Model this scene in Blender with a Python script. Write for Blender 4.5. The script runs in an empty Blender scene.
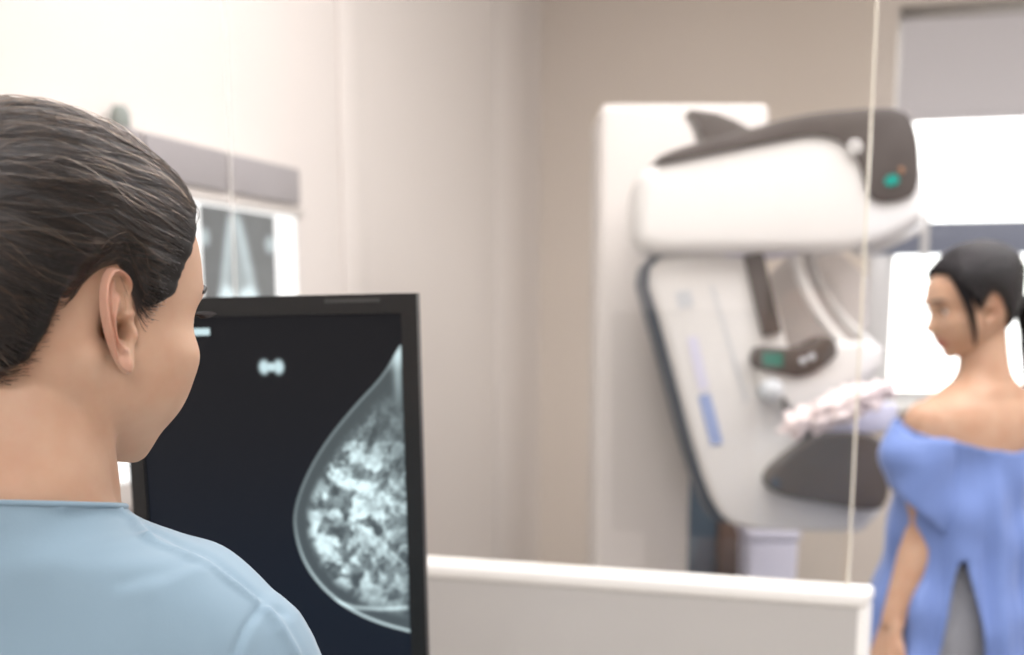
import bpy, bmesh, math, random
import numpy as np
from mathutils import Vector, Matrix, noise
from mathutils.bvhtree import BVHTree
random.seed(7); rng = np.random.default_rng(7)
S = bpy.context.scene
COL = S.collection
PI = math.pi

# ------------------------------------------------------------------ camera
F = 1422.0; CX = 512.0; PPY = 627.0; TH = math.radians(12)
CAM = Vector((0, 0, 1.48))
FW = Vector((0, math.cos(TH), -math.sin(TH))); UP = Vector((0, math.sin(TH), math.cos(TH)))
def ray(px, py):
    return FW + Vector((1, 0, 0))*((px-CX)/F) + UP*((PPY-py)/F)
def P(px, py, Y):
    d = ray(px, py); return CAM + d*(Y/d.y)
cd = bpy.data.cameras.new('camera'); cam = bpy.data.objects.new('camera', cd); COL.objects.link(cam)
cd.sensor_width = 36; cd.sensor_fit = 'HORIZONTAL'; cd.lens = F*36/1024
cd.shift_y = (PPY-327.5)/1024
cam.location = CAM; cam.rotation_euler = (PI/2-TH, 0, 0)
cd.clip_start = .02
cd.dof.use_dof = True; cd.dof.focus_distance = 1.02; cd.dof.aperture_fstop = 4.8
S.camera = cam
S.view_settings.view_transform = 'Standard'; S.view_settings.look = 'None'
S.view_settings.gamma = 1; S.view_settings.use_curve_mapping = False
S.view_settings.exposure = 0.07

# ------------------------------------------------------------------ helpers
def tag(o, label=None, cat=None, group=None, kind=None):
    if label: o['label'] = label
    if cat: o['category'] = cat
    if group: o['group'] = group
    if kind: o['kind'] = kind
    return o
ORG = {}
def worigin(o):
    return ORG.get(o.name, Vector((0, 0, 0)))
def link(o, mat=None, parent=None, origin=None, smooth=True):
    """mesh data is given in world space; shift it to the object's own origin"""
    COL.objects.link(o)
    base = worigin(parent) if parent else Vector((0, 0, 0))
    org = Vector(origin) if origin is not None else base
    if o.type == 'MESH':
        o.data.transform(Matrix.Translation(-org))
        if mat is not None: o.data.materials.append(mat)
        if smooth: o.data.shade_smooth()
    o.parent = parent
    o.location = org - base
    ORG[o.name] = org
    return o
def obj(name, bm, mat, parent=None, origin=None, smooth=True):
    me = bpy.data.meshes.new(name); bmesh.ops.recalc_face_normals(bm, faces=bm.faces[:]); bm.to_mesh(me); bm.free()
    return link(bpy.data.objects.new(name, me), mat, parent, origin, smooth)
def empty(name, loc, parent=None):
    o = bpy.data.objects.new(name, None); COL.objects.link(o); o.location = loc; o.empty_display_size = .05
    ORG[o.name] = Vector(loc); return o
def struct(o): o['kind'] = 'structure'; return o
def autosmooth(o, ang=40):
    for p in o.data.polygons: p.use_smooth = True
    me = o.data
    me.set_sharp_from_angle(angle=math.radians(ang)); return o

def add_hexa(bm, p):                       # eight points: bottom loop 0-3, top loop 4-7
    v = [bm.verts.new(q) for q in p]
    for f in ((3,2,1,0),(4,5,6,7),(0,1,5,4),(1,2,6,5),(2,3,7,6),(3,0,4,7)): bm.faces.new([v[i] for i in f])
    return v
class Frame:                               # a plan frame: origin, along u, across v
    def __init__(s, o, u):
        s.o = Vector((o[0], o[1], 0)); s.u = Vector((u[0], u[1], 0)).normalized(); s.v = Vector((-s.u.y, s.u.x, 0))
    def __call__(s, a, b, z): return s.o + s.u*a + s.v*b + Vector((0, 0, z))
def fbox(bm, fr, a0, a1, b0, b1, z0, z1):
    return add_hexa(bm, [fr(a0,b0,z0),fr(a1,b0,z0),fr(a1,b1,z0),fr(a0,b1,z0),fr(a0,b0,z1),fr(a1,b0,z1),fr(a1,b1,z1),fr(a0,b1,z1)])
def bevel(bm, off, seg=2, ang=30):
    bmesh.ops.recalc_face_normals(bm, faces=bm.faces[:])
    es = [e for e in bm.edges if len(e.link_faces) == 2 and e.calc_face_angle(0) > math.radians(ang)]
    bmesh.ops.bevel(bm, geom=es, offset=off, segments=seg, profile=.5, affect='EDGES', clamp_overlap=True)
def box_bm(fr, *a, bv=0, seg=2):
    bm = bmesh.new(); fbox(bm, fr, *a)
    if bv: bevel(bm, bv, seg)
    return bm
def chaikin(pts, n=2, closed=True):
    pts = [Vector(p) for p in pts]
    for _ in range(n):
        q = []; m = len(pts)
        for i in range(m if closed else m-1):
            a, b = pts[i], pts[(i+1) % m]
            q += [a*.75+b*.25, a*.25+b*.75]
        if not closed: q = [pts[0]] + q + [pts[-1]]
        pts = q
    return pts
def prism_bm(px, Y, depth, bv=.012, rnd=2, seg=3):
    """an outline at distance Y given real depth away from the viewer, rims rounded"""
    pts = [P(x, y, Y) for x, y in (chaikin([(a, b) for a, b in px], rnd) if rnd else px)]
    bm = bmesh.new()
    A = [bm.verts.new(p) for p in pts]; B = [bm.verts.new(p + Vector((0, depth, 0))) for p in pts]
    n = len(pts); rims = []
    bm.faces.new(A); bm.faces.new(B[::-1])
    for i in range(n):
        j = (i+1) % n; bm.faces.new((A[i], A[j], B[j], B[i]))
    bmesh.ops.recalc_face_normals(bm, faces=bm.faces[:])
    if bv:
        rims = [bm.edges.get((A[i], A[(i+1) % n])) for i in range(n)] + [bm.edges.get((B[i], B[(i+1) % n])) for i in range(n)]
        bmesh.ops.bevel(bm, geom=rims, offset=bv, segments=seg, profile=.5, affect='EDGES', clamp_overlap=True)
    return bm
def tube(bm, pts, r, n=10, cap=True):
    pts = [Vector(p) for p in pts]; R = r if isinstance(r, (list, tuple)) else [r]*len(pts)
    prev = None; rings = []
    for i, p in enumerate(pts):
        t = (pts[min(i+1, len(pts)-1)] - pts[max(i-1, 0)]).normalized()
        if prev is None:
            a = t.orthogonal().normalized()
        else:
            a = (prev - t*prev.dot(t)).normalized()
        prev = a; b = t.cross(a)
        rings.append([bm.verts.new(p + (a*math.cos(2*PI*k/n) + b*math.sin(2*PI*k/n))*R[i]) for k in range(n)])
    for r0, r1 in zip(rings, rings[1:]):
        for k in range(n): bm.faces.new((r0[k], r0[(k+1) % n], r1[(k+1) % n], r1[k]))
    if cap: bm.faces.new(rings[0][::-1]); bm.faces.new(rings[-1])
def capsule(bm, p0, r0, p1, r1, n=16, M=None):
    """closed tapered capsule"""
    p0, p1 = Vector(p0), Vector(p1); d = (p1-p0); L = d.length; t = d/L
    pts, R = [], []
    for k in range(1, 5):
        a = k/5*PI/2; pts.append(p0 - t*r0*math.cos(a)); R.append(r0*math.sin(a))
    for k in range(0, 7):
        pts.append(p0 + d*(k/6)); R.append(r0 + (r1-r0)*k/6)
    for k in range(4, 0, -1):
        a = k/5*PI/2; pts.append(p1 + t*r1*math.cos(a)); R.append(r1*math.sin(a))
    if M is not None: pts = [M @ p for p in pts]
    tube(bm, pts, R, n)
def limb(bm, joints, M=None, n=18):
    for (a, ra), (b, rb) in zip(joints, joints[1:]): capsule(bm, a, ra, b, rb, n, M)
def ell(bm, c, r, M=None, sub=3):
    m = Matrix.Translation(Vector(c)) @ Matrix.Diagonal((*r, 1))
    bmesh.ops.create_icosphere(bm, subdivisions=sub, radius=1, matrix=(M @ m) if M is not None else m)
def cat(vals, n):
    """Catmull-Rom through rows of numbers, n steps per span"""
    V = np.array(vals, float); out = []
    for i in range(len(V)-1):
        p0, p1, p2, p3 = V[max(i-1, 0)], V[i], V[i+1], V[min(i+2, len(V)-1)]
        for k in range(n):
            t = k/n
            q = .5*((2*p1) + (-p0+p2)*t + (2*p0-5*p1+4*p2-p3)*t*t + (-p0+3*p1-3*p2+p3)*t**3)
            out.append(q)
    out.append(V[-1]); return out
def ring_pts(z, w, f, b, cy, n, N):
    o = []
    for k in range(N):
        a = 2*PI*k/N; c, s = math.cos(a), math.sin(a)
        x = w*math.copysign(abs(c)**(2/n), c)
        y = cy + (f if s >= 0 else b)*math.copysign(abs(s)**(2/n), s)
        o.append(Vector((x, y, z)))
    return o
def loft(bm, rows, M=None, N=56, span=4, disp=None):
    """rows (z, half width, front, back, centre y, exponent)"""
    rings = []
    for r in cat(rows, span):
        ps = ring_pts(r[0], max(r[1], .002), max(r[2], .002), max(r[3], .002), r[4], r[5], N)
        if disp: ps = [disp(p) for p in ps]
        if M is not None: ps = [M @ p for p in ps]
        rings.append([bm.verts.new(p) for p in ps])
    for r0, r1 in zip(rings, rings[1:]):
        for k in range(N): bm.faces.new((r0[k], r0[(k+1) % N], r1[(k+1) % N], r1[k]))
    bm.faces.new(rings[0][::-1]); bm.faces.new(rings[-1])
def fuse(bm, voxel, smooth=6, fac=.5):
    """one continuous skin over overlapping closed shapes"""
    bmesh.ops.recalc_face_normals(bm, faces=bm.faces[:])
    me = bpy.data.meshes.new('t'); bm.to_mesh(me); bm.free()
    o = bpy.data.objects.new('t', me); COL.objects.link(o)
    m = o.modifiers.new('r', 'REMESH'); m.mode = 'VOXEL'; m.voxel_size = voxel
    if smooth:
        m = o.modifiers.new('s', 'SMOOTH'); m.iterations = smooth; m.factor = fac
    dg = bpy.context.evaluated_depsgraph_get(); dg.update()
    out = bpy.data.meshes.new_from_object(o.evaluated_get(dg))
    bpy.data.objects.remove(o); bpy.data.meshes.remove(me)
    return out
def verts_np(me):
    a = np.empty(len(me.vertices)*3, np.float32); me.vertices.foreach_get('co', a); return a.reshape(-1, 3)
def norms_np(me):
    a = np.empty(len(me.vertices)*3, np.float32); me.vertex_normals.foreach_get('vector', a); return a.reshape(-1, 3)
def set_verts(me, a):
    me.vertices.foreach_set('co', np.ascontiguousarray(a, np.float32).ravel()); me.update()
def seg_dist(pts, poly):
    """distance of points (n,k) to a polyline (m,k)"""
    pts = np.asarray(pts, float); poly = np.asarray(poly, float); best = np.full(len(pts), 1e9)
    for a, b in zip(poly, poly[1:]):
        d = b-a; t = np.clip(((pts-a) @ d)/max((d @ d), 1e-12), 0, 1)
        best = np.minimum(best, np.linalg.norm(pts-(a+t[:, None]*d), axis=1))
    return best
def inside(pts, poly):
    x, y = pts[:, 0], pts[:, 1]; c = np.zeros(len(pts), bool); n = len(poly)
    for i in range(n):
        x0, y0 = poly[i]; x1, y1 = poly[(i+1) % n]
        k = ((y0 > y) != (y1 > y))
        with np.errstate(divide='ignore', invalid='ignore'):
            k &= x < (x1-x0)*(y-y0)/((y1-y0) if y1 != y0 else 1e-9)+x0
        c ^= k
    return c
def vnoise(x, y, seed=0):
    xi, yi = np.floor(x).astype(int), np.floor(y).astype(int); fx, fy = x-xi, y-yi
    fx = fx*fx*(3-2*fx); fy = fy*fy*(3-2*fy)
    def h(a, b):
        n = (a*374761393 + b*668265263 + seed*1442695041) & 0x7fffffff
        n = ((n ^ (n >> 13))*1274126177) & 0x7fffffff
        return ((n ^ (n >> 16)) & 0xffff)/65535.
    return (h(xi, yi)*(1-fx)+h(xi+1, yi)*fx)*(1-fy)+(h(xi, yi+1)*(1-fx)+h(xi+1, yi+1)*fx)*fy
def fbm(x, y, seed=0, o=4):
    s = 0; a = .5; t = 0
    for i in range(o):
        s = s+a*vnoise(x*2**i, y*2**i, seed+i); t += a; a *= .5
    return s/t
def sstep(a, b, x):
    t = np.clip((x-a)/(b-a), 0, 1); return t*t*(3-2*t)

# ------------------------------------------------------------------ materials
def lin(c):
    return tuple(((v/255+.055)/1.055)**2.4 if v/255 > .04045 else v/255/12.92 for v in c)
def mat(name, rgb, rough=.5, metal=0, spec=.5, noise_amt=0, noise_scale=30, bump=0, bump_scale=200, sss=0, coat=0, emit=0, sheen=0):
    m = bpy.data.materials.new(name); m.use_nodes = True; nt = m.node_tree; b = nt.nodes['Principled BSDF']
    c = lin(rgb)
    b.inputs['Base Color'].default_value = (*c, 1); b.inputs['Roughness'].default_value = rough
    b.inputs['Metallic'].default_value = metal; b.inputs['Specular IOR Level'].default_value = spec
    if coat: b.inputs['Coat Weight'].default_value = coat
    if sheen: b.inputs['Sheen Weight'].default_value = sheen; b.inputs['Sheen Roughness'].default_value = .4
    if sss:
        b.inputs['Subsurface Weight'].default_value = sss
        b.inputs['Subsurface Radius'].default_value = (1, .35, .2); b.inputs['Subsurface Scale'].default_value = .003
    if emit:
        b.inputs['Emission Color'].default_value = (*c, 1); b.inputs['Emission Strength'].default_value = emit
    tc = nt.nodes.new('ShaderNodeTexCoord')
    if noise_amt:
        n = nt.nodes.new('ShaderNodeTexNoise'); n.inputs['Scale'].default_value = noise_scale; n.inputs['Detail'].default_value = 5
        r = nt.nodes.new('ShaderNodeMapRange'); r.inputs['To Min'].default_value = 1-noise_amt; r.inputs['To Max'].default_value = 1+noise_amt
        x = nt.nodes.new('ShaderNodeMix'); x.data_type = 'RGBA'; x.blend_type = 'MULTIPLY'; x.inputs['Factor'].default_value = 1
        nt.links.new(tc.outputs['Object'], n.inputs['Vector']); nt.links.new(n.outputs['Fac'], r.inputs['Value'])
        x.inputs[6].default_value = (*c, 1); nt.links.new(r.outputs['Result'], x.inputs[7]); nt.links.new(x.outputs[2], b.inputs['Base Color'])
    if bump:
        n = nt.nodes.new('ShaderNodeTexNoise'); n.inputs['Scale'].default_value = bump_scale; n.inputs['Detail'].default_value = 4
        u = nt.nodes.new('ShaderNodeBump'); u.inputs['Strength'].default_value = bump; u.inputs['Distance'].default_value = .002
        nt.links.new(tc.outputs['Object'], n.inputs['Vector']); nt.links.new(n.outputs['Fac'], u.inputs['Height']); nt.links.new(u.outputs['Normal'], b.inputs['Normal'])
    return m
def emis(name, rgb, st):
    m = bpy.data.materials.new(name); m.use_nodes = True; nt = m.node_tree; nt.nodes.clear()
    e = nt.nodes.new('ShaderNodeEmission'); o = nt.nodes.new('ShaderNodeOutputMaterial')
    e.inputs[0].default_value = (*lin(rgb), 1); e.inputs[1].default_value = st; nt.links.new(e.outputs[0], o.inputs[0]); return m
def attr_screen(name, st, gloss=.12, base=.012):
    """a display: shows the picture stored on its pixels, behind a dark glossy front"""
    m = bpy.data.materials.new(name); m.use_nodes = True; nt = m.node_tree; b = nt.nodes['Principled BSDF']
    b.inputs['Base Color'].default_value = (base, base, base*1.1, 1); b.inputs['Roughness'].default_value = .35; b.inputs['Specular IOR Level'].default_value = gloss
    a = nt.nodes.new('ShaderNodeAttribute'); a.attribute_name = 'picture'
    nt.links.new(a.outputs['Color'], b.inputs['Emission Color']); b.inputs['Emission Strength'].default_value = st; return m
def glass_mat(name, tint, refl=1.5):
    m = bpy.data.materials.new(name); m.use_nodes = True; nt = m.node_tree; nt.nodes.clear()
    t = nt.nodes.new('ShaderNodeBsdfTransparent'); t.inputs[0].default_value = (*tint, 1)
    g = nt.nodes.new('ShaderNodeBsdfGlossy'); g.inputs['Roughness'].default_value = .01
    f = nt.nodes.new('ShaderNodeFresnel'); f.inputs[0].default_value = refl
    x = nt.nodes.new('ShaderNodeMixShader'); o = nt.nodes.new('ShaderNodeOutputMaterial')
    ge_ = nt.nodes.new('ShaderNodeNewGeometry'); mu_ = nt.nodes.new('ShaderNodeMath'); mu_.operation = 'MULTIPLY'; su_ = nt.nodes.new('ShaderNodeMath'); su_.operation = 'SUBTRACT'; su_.inputs[0].default_value = 1
    nt.links.new(ge_.outputs['Backfacing'], su_.inputs[1]); nt.links.new(f.outputs[0], mu_.inputs[0]); nt.links.new(su_.outputs[0], mu_.inputs[1])
    nt.links.new(mu_.outputs[0], x.inputs[0]); nt.links.new(t.outputs[0], x.inputs[1]); nt.links.new(g.outputs[0], x.inputs[2]); nt.links.new(x.outputs[0], o.inputs[0])
    return m

M_wall = mat('wall_paint', (223, 217, 213), .75, noise_amt=.015, noise_scale=3, bump=.04, bump_scale=150)
M_wall2 = mat('wall_paint_beige', (220, 210, 199), .75, noise_amt=.015, noise_scale=3, bump=.04, bump_scale=150)
M_ceil = mat('ceiling_paint', (240, 238, 234), .85)
M_floor = mat('floor_vinyl', (176, 172, 166), .4, noise_amt=.06, noise_scale=20)
M_trim = mat('trim_paint', (238, 232, 224), .45)
M_low = mat('low_wall_laminate', (194, 192, 188), .55, noise_amt=.02, noise_scale=8)
M_cap = mat('low_wall_cap', (248, 247, 242), .3, coat=.2)
M_glass = glass_mat('lead_glass', (.985, .975, .955), 1.78)
M_gedge = mat('glass_polished_edge', (232, 226, 208), .25, noise_amt=.04, noise_scale=12)
M_joint = mat('joint_silicone', (250, 248, 242), .5)
M_joint.node_tree.nodes['Principled BSDF'].inputs['Alpha'].default_value = .3
M_wglass = glass_mat('window_glass', (.97, .98, .98), 1.45)
M_white = mat('enamel_white', (220, 219, 217), .32, noise_amt=.01, noise_scale=6, coat=.15)
M_white2 = mat('enamel_offwhite', (204, 199, 195), .38, noise_amt=.01, noise_scale=6)
M_lav = mat('pale_lavender_plastic', (208, 208, 226), .4, noise_amt=.01, noise_scale=6)
M_dark = mat('charcoal_plastic', (74, 67, 63), .4, noise_amt=.04, noise_scale=14)
M_dark2 = mat('smoked_carbon', (90, 82, 76), .35, noise_amt=.06, noise_scale=18)
M_navy = mat('slate_blue_plastic', (66, 78, 92), .45, noise_amt=.04, noise_scale=14)
M_black = mat('matt_black_plastic', (14, 15, 14), .4, noise_amt=.05, noise_scale=40)
M_bluelab = mat('label_blue', (150, 166, 205), .45)
M_greylab = mat('label_grey', (196, 200, 204), .45)
M_teal = emis('teal_led', (60, 190, 172), .8)
M_steel = mat('brushed_steel', (196, 194, 190), .35, metal=.7, noise_amt=.03)
M_blind = mat('roller_blind_fabric', (214, 211, 212), .8, noise_amt=.02, noise_scale=60)
M_wframe = mat('window_frame_grey', (128, 134, 150), .5)
M_brown = mat('brown_laminate', (104, 84, 74), .5, noise_amt=.05)
M_bluecab = mat('blue_grey_laminate', (74, 90, 104), .5, noise_amt=.04)
M_crump = mat('crumpled_pale_paper', (240, 226, 224), .5, noise_amt=.05, noise_scale=40)
M_desk = mat('desk_laminate', (214, 208, 198), .45, noise_amt=.04)

def skin_mat(name, rgb, lip):
    m = mat(name, rgb, .5, spec=.35, sss=.18, bump=.05, bump_scale=900)
    nt = m.node_tree; b = nt.nodes['Principled BSDF']
    a = nt.nodes.new('ShaderNodeAttribute'); a.attribute_name = 'lip'
    n = nt.nodes.new('ShaderNodeTexNoise'); n.inputs['Scale'].default_value = 26; n.inputs['Detail'].default_value = 6
    tc = nt.nodes.new('ShaderNodeTexCoord'); nt.links.new(tc.outputs['Object'], n.inputs['Vector'])
    r = nt.nodes.new('ShaderNodeValToRGB'); e = r.color_ramp.elements
    c = lin(rgb); e[0].position = .3; e[0].color = (c[0]*.93, c[1]*.86, c[2]*.82, 1); e[1].position = .7; e[1].color = (min(c[0]*1.04, 1), c[1]*1.06, c[2]*1.07, 1)
    nt.links.new(n.outputs['Fac'], r.inputs['Fac'])
    x = nt.nodes.new('ShaderNodeMix'); x.data_type = 'RGBA'
    nt.links.new(a.outputs['Fac'], x.inputs['Factor']); nt.links.new(r.outputs['Color'], x.inputs[6]); x.inputs[7].default_value = (*lin(lip), 1)
    nt.links.new(x.outputs[2], b.inputs['Base Color']); return m
M_skinA = skin_mat('skin_light', (199, 163, 137), (196, 120, 108))
M_skinB = skin_mat('skin_tan', (188, 152, 126), (165, 104, 92))
def hair_mat(name, rgb, rough=.22):
    m = bpy.data.materials.new(name); m.use_nodes = True; nt = m.node_tree; nt.nodes.clear()
    h = nt.nodes.new('ShaderNodeBsdfHairPrincipled'); o = nt.nodes.new('ShaderNodeOutputMaterial')
    h.parametrization = 'COLOR'
    h.inputs['Color'].default_value = (*lin(rgb), 1); h.inputs['Roughness'].default_value = rough; h.inputs['Radial Roughness'].default_value = .35
    if 'Random Color' in h.inputs: h.inputs['Random Color'].default_value = .25
    nt.links.new(h.outputs[0], o.inputs[0]); return m
M_hairA = hair_mat('hair_strand_brown', (19, 14, 11)); M_capA = mat('hair_mass_brown', (20, 16, 13), .5, spec=.3, noise_amt=.2, noise_scale=80)
M_hairB = hair_mat('hair_strand_black', (20, 17, 17), .35); M_capB = mat('hair_mass_black', (24, 21, 22), .65, spec=.15, noise_amt=.15, noise_scale=80)
M_scrub = mat('scrub_cotton', (128, 153, 168), .7, noise_amt=.03, noise_scale=6, bump=.06, bump_scale=700, sheen=.25)
M_pants = mat('scrub_trouser_cotton', (150, 178, 198), .75, noise_amt=.03)
M_gown = mat('gown_fabric', (106, 130, 186), .6, noise_amt=.05, noise_scale=8, bump=.08, bump_scale=400, sheen=.3)
M_grey = mat('trouser_grey', (150, 152, 158), .8, noise_amt=.05)
M_shoe = mat('shoe_white', (225, 225, 222), .5)
M_eye = mat('eye_white', (235, 230, 226), .15); M_iris = mat('iris_brown', (60, 38, 26), .12)
M_lash = mat('lash_dark', (30, 22, 20), .6)

# ------------------------------------------------------------------ room
K = (0.117, 6.1); U = Vector((.96, -.28, 0)).normalized()
RF = Frame(K, U)                      # a along the back wall, b away from the viewer (negative is into the room)
W, D, H = 3.9, 8.0, 3.0
def wa(px):                           # distance along the back wall seen at pixel column px
    r = (px-CX)/1454; return (r*K[1]-K[0])/(U.x - r*U.y)
def wz(px, py):                       # height on the back wall at a pixel
    p = RF(wa(px), 0, 0); return P(px, py, p.y).z
struct(obj('floor', box_bm(RF, -.3, W+.3, -D-.3, .3, -.1, 0), M_floor, smooth=False))
struct(obj('ceiling', box_bm(RF, -.3, W+.3, -D-.3, .3, H, H+.1), M_ceil, smooth=False))
struct(obj('wall_left', box_bm(RF, -.15, 0, -D, .15, 0, H), M_wall, smooth=False))
struct(obj('wall_right', box_bm(RF, W, W+.15, -D, .15, 0, H), M_wall, smooth=False))
struct(obj('wall_rear', box_bm(RF, -.15, W+.15, -D-.15, -D, 0, H), M_wall, smooth=False))
wx0, wx1, wz0, wz1 = wa(883), wa(883)+1.35, wz(960, 402), wz(960, 2)
bm = bmesh.new()
fbox(bm, RF, 0, wx0, 0, .15, 0, H); fbox(bm, RF, wx1, W, 0, .15, 0, H)
fbox(bm, RF, wx0, wx1, 0, .15, 0, wz0); fbox(bm, RF, wx0, wx1, 0, .15, wz1, H)
struct(obj('wall_back', bm, M_wall2, smooth=False))
# two thin raised vertical strips on the left wall, in the wall paint
def la(px, out=0.0):                  # distance along the left wall (towards the viewer) at pixel column px
    r = (px-CX)/1454; v = RF.v; kx, ky = K[0]+U.x*out, K[1]+U.y*out; return (r*ky-kx)/(v.x-r*v.y)   # negative
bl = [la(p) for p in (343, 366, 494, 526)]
struct(obj('strip_1', box_bm(RF, 0, .012, bl[0], bl[1], .0, H, bv=.005), M_wall))
struct(obj('strip_2', box_bm(RF, 0, .012, bl[2], bl[3], .0, H, bv=.005), M_wall))
#struct(obj('door_1', box_bm(RF, 0, .012, bl[1], bl[2], .0, H, bv=.003), M_wall2))
struct(obj('baseboard_back', box_bm(RF, 0, W, -.014, 0, 0, .09, bv=.004), M_trim))

# window in the back wall
win = struct(empty('window_2', RF((wx0+wx1)/2, 0, wz0)))
bm = bmesh.new(); j = .035
fbox(bm, RF, wx0, wx0+.03, .03, .10, wz0, wz1); fbox(bm, RF, wx1-.05, wx1, .03, .10, wz0, wz1)
fbox(bm, RF, wx0+.03, wx1-.05, .03, .10, wz0, wz0+.04); fbox(bm, RF, wx0+.03, wx1-.05, .03, .10, wz1-.05, wz1)
obj('window_frame', bm, M_white, win, smooth=False)
tz0, tz1 = wz(960, 254), wz(960, 221)
obj('transom', box_bm(RF, wa(857), wx1-.05, -.012, .10, tz0, tz1, bv=.006), M_wframe, win)
obj('jamb', box_bm(RF, wa(866), wx0+.01, -.010, .03, wz0, tz0, bv=.003), M_white, win)
obj('mullion', box_bm(RF, wa(916), wa(924), -.02, .09, tz0-.01, tz1+.12, bv=.004), M_white, win)
obj('pane', box_bm(RF, wx0+.03, wx1-.05, .062, .068, wz0+.04, wz1-.05), M_wglass, win, smooth=False)
obj('window_sill', box_bm(RF, wx0-.05, wx1+.05, -.16, .03, wz0-.035, wz0, bv=.008), M_cap, win)
bt = empty('roller_blind', RF((wx0+wx1)/2, -.03, wz1))
tag(bt, 'pale grey roller blind pulled part way down the bright window', 'blind')
zb = wz(965, 114)
bm = bmesh.new(); N = 24
for i in range(N+1):
    a = wx0+.01+(wx1-wx0-.02)*i/N
    for z in (zb, wz1-.02): pass
fbox(bm, RF, wx0+.01, wx1-.01, -.004, -.001, zb, wz1-.03)
obj('blind_fabric', bm, M_blind, bt, smooth=False)
obj('bottom_bar', box_bm(RF, wx0+.01, wx1-.01, -.010, .004, zb-.022, zb+.004, bv=.004), M_blind, bt)
bm = bmesh.new(); tube(bm, [RF(wx0+.01, .01, wz1-.03), RF(wx1-.01, .01, wz1-.03)], .024, 16); obj('roller', bm, M_steel, bt)

# low wall, its cap and the glass screen standing on it
LR = Vector((.485, 1.96)); LL = Vector((-.128, 2.21)); LU = (LR-LL).normalized()
LF = Frame(LR, LU)                     # a = 0 at the free right end, negative to the left; b away from the viewer
ZT = 1.108
aL = -1.64
struct(obj('wall_front', box_bm(LF, aL, 0, .036, .096, 0, ZT-.022, bv=.003), M_low, smooth=False))
struct(obj('trim_3', box_bm(LF, aL, .010, .030, .102, ZT-.024, ZT, bv=.008, seg=4), M_cap))
struct(obj('trim_4', box_bm(LF, -.004, .008, .032, .100, 0, ZT-.024, bv=.003), M_cap))
def lfa(px):
    r = (px-CX)/1454; o, u = LF.o + LF.v*.065, LF.u; return (r*o.y-o.x)/(u.x-r*u.y)
g = struct(empty('window_1', LF(-.6, .065, ZT)))
gs = lfa(238); ge = lfa(860)
obj('pane', box_bm(LF, aL, ge, .062, .068, ZT, H), M_glass, g, smooth=False)
obj('glass_edge', box_bm(LF, ge, ge+.003, .0615, .0685, ZT, H), M_gedge, g, smooth=False)
obj('glass_joint', box_bm(LF, gs-.0022, gs+.0022, .0595, .0622, ZT, H), M_joint, g, smooth=False)

# ------------------------------------------------------------------ film viewer on the left wall
def lw(px, py, out=0.0):
    a = la(px, out); p = RF(out, a, 0); return a, P(px, py, p.y).z
bL, bR = la(125, .08), la(305, .08)
ztop = lw(298, 168, .08)[1]; zh = lw(297, 214, .08)[1]; zlow = zh-.62
fv = empty('film_viewer', RF(0, (bL+bR)/2, zlow)); tag(fv, 'long wall lightbox with grey header panels and bright white light panel', 'lightbox')
obj('housing', box_bm(RF, 0, .07, bL-.25, bR, zlow, ztop, bv=.006), M_white2, fv)
seams = [bL-.25, la(153, .08), la(235, .08), bR]
for s0, s1 in zip(seams, seams[1:]):
    obj('header_panel', box_bm(RF, .07, .082, s0+.008, s1-.008, zh+.022, ztop, bv=.004), mat('header_grey', (150, 147, 150), .5, noise_amt=.02), fv)
obj('light_panel', box_bm(RF, .068, .074, bL-.2, la(301, .08), zlow+.05, zh-.005), emis('lightbox_glow', (250, 252, 255), 1.6), fv, smooth=False)
obj('film_rail', box_bm(RF, .07, .09, bL-.25, bR, zh-.006, zh+.012, bv=.003), M_white2, fv)
kb = bmesh.new(); kp = RF(.03, la(140, .05), ztop); tube(kb, [kp, kp+Vector((0, 0, .035)), kp+Vector((0, 0, .05))], [.02, .02, .012], 14); obj('knob', kb, mat('knob_grey_green', (132, 142, 138), .5), fv)

def picture_mesh(name, org, ux, uz, nx, nz, fn, mt, parent=None, origin=None):
    """a flat display or film; fn(u, v) -> rgb array"""
    u, v = np.meshgrid(np.linspace(0, 1, nx), np.linspace(0, 1, nz)); u = u.ravel(); v = v.ravel()
    co = np.array(org)[None]+u[:, None]*np.array(ux)[None]+v[:, None]*np.array(uz)[None]
    idx = np.arange(nx*nz).reshape(nz, nx)
    f = np.stack([idx[:-1, :-1], idx[:-1, 1:], idx[1:, 1:], idx[1:, :-1]], -1).reshape(-1, 4)
    me = bpy.data.meshes.new(name); me.from_pydata(co.tolist(), [], f.tolist())
    c = np.ones((len(u), 4), np.float32); c[:, :3] = fn(u, v)
    at = me.color_attributes.new('picture', 'FLOAT_COLOR', 'POINT'); at.data.foreach_set('color', c.ravel())
    return link(bpy.data.objects.new(name, me), mt, parent, origin, smooth=False)
M_film = attr_screen('xray_film', 1.0, gloss=.3, base=.03)
def film_fn(mirror):
    def fn(u, v):
        if mirror: u = 1-u
        # breast against the right-hand edge, dark ground round it
        n = fbm(u*9, v*12, 3)
        edge = (1-u)                                   # distance from the chest-wall edge
        # a bright slanted muscle wedge from the top, a pale dome below
        cen = .07+(1-v)*.52
        wedge = np.exp(-((edge-cen)/.085)**2)*sstep(1.0, .9, v)
        dome = sstep(1.1, .75, np.sqrt(((u-.72)/.30)**2+((v-.16)/.20)**2))
        mark = sstep(1.2, .6, np.sqrt(((u-.13)/.13)**2+((v-.74)/.08)**2))
        inner = sstep(-.02, .06, cen-edge)*.26
        L = .075+.05*n+wedge*(.30+.30*n)+dome*(.55+.4*n)+inner+mark*.45
        L = np.clip(L, 0, 1)
        return np.stack([L*.80, L*.98, L*1.06], 1)
    return fn
f0, fm, f1 = la(206, .08), la(239, .08), la(279, .08)
fz0, fz1 = zh-.27, zh-.012
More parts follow.
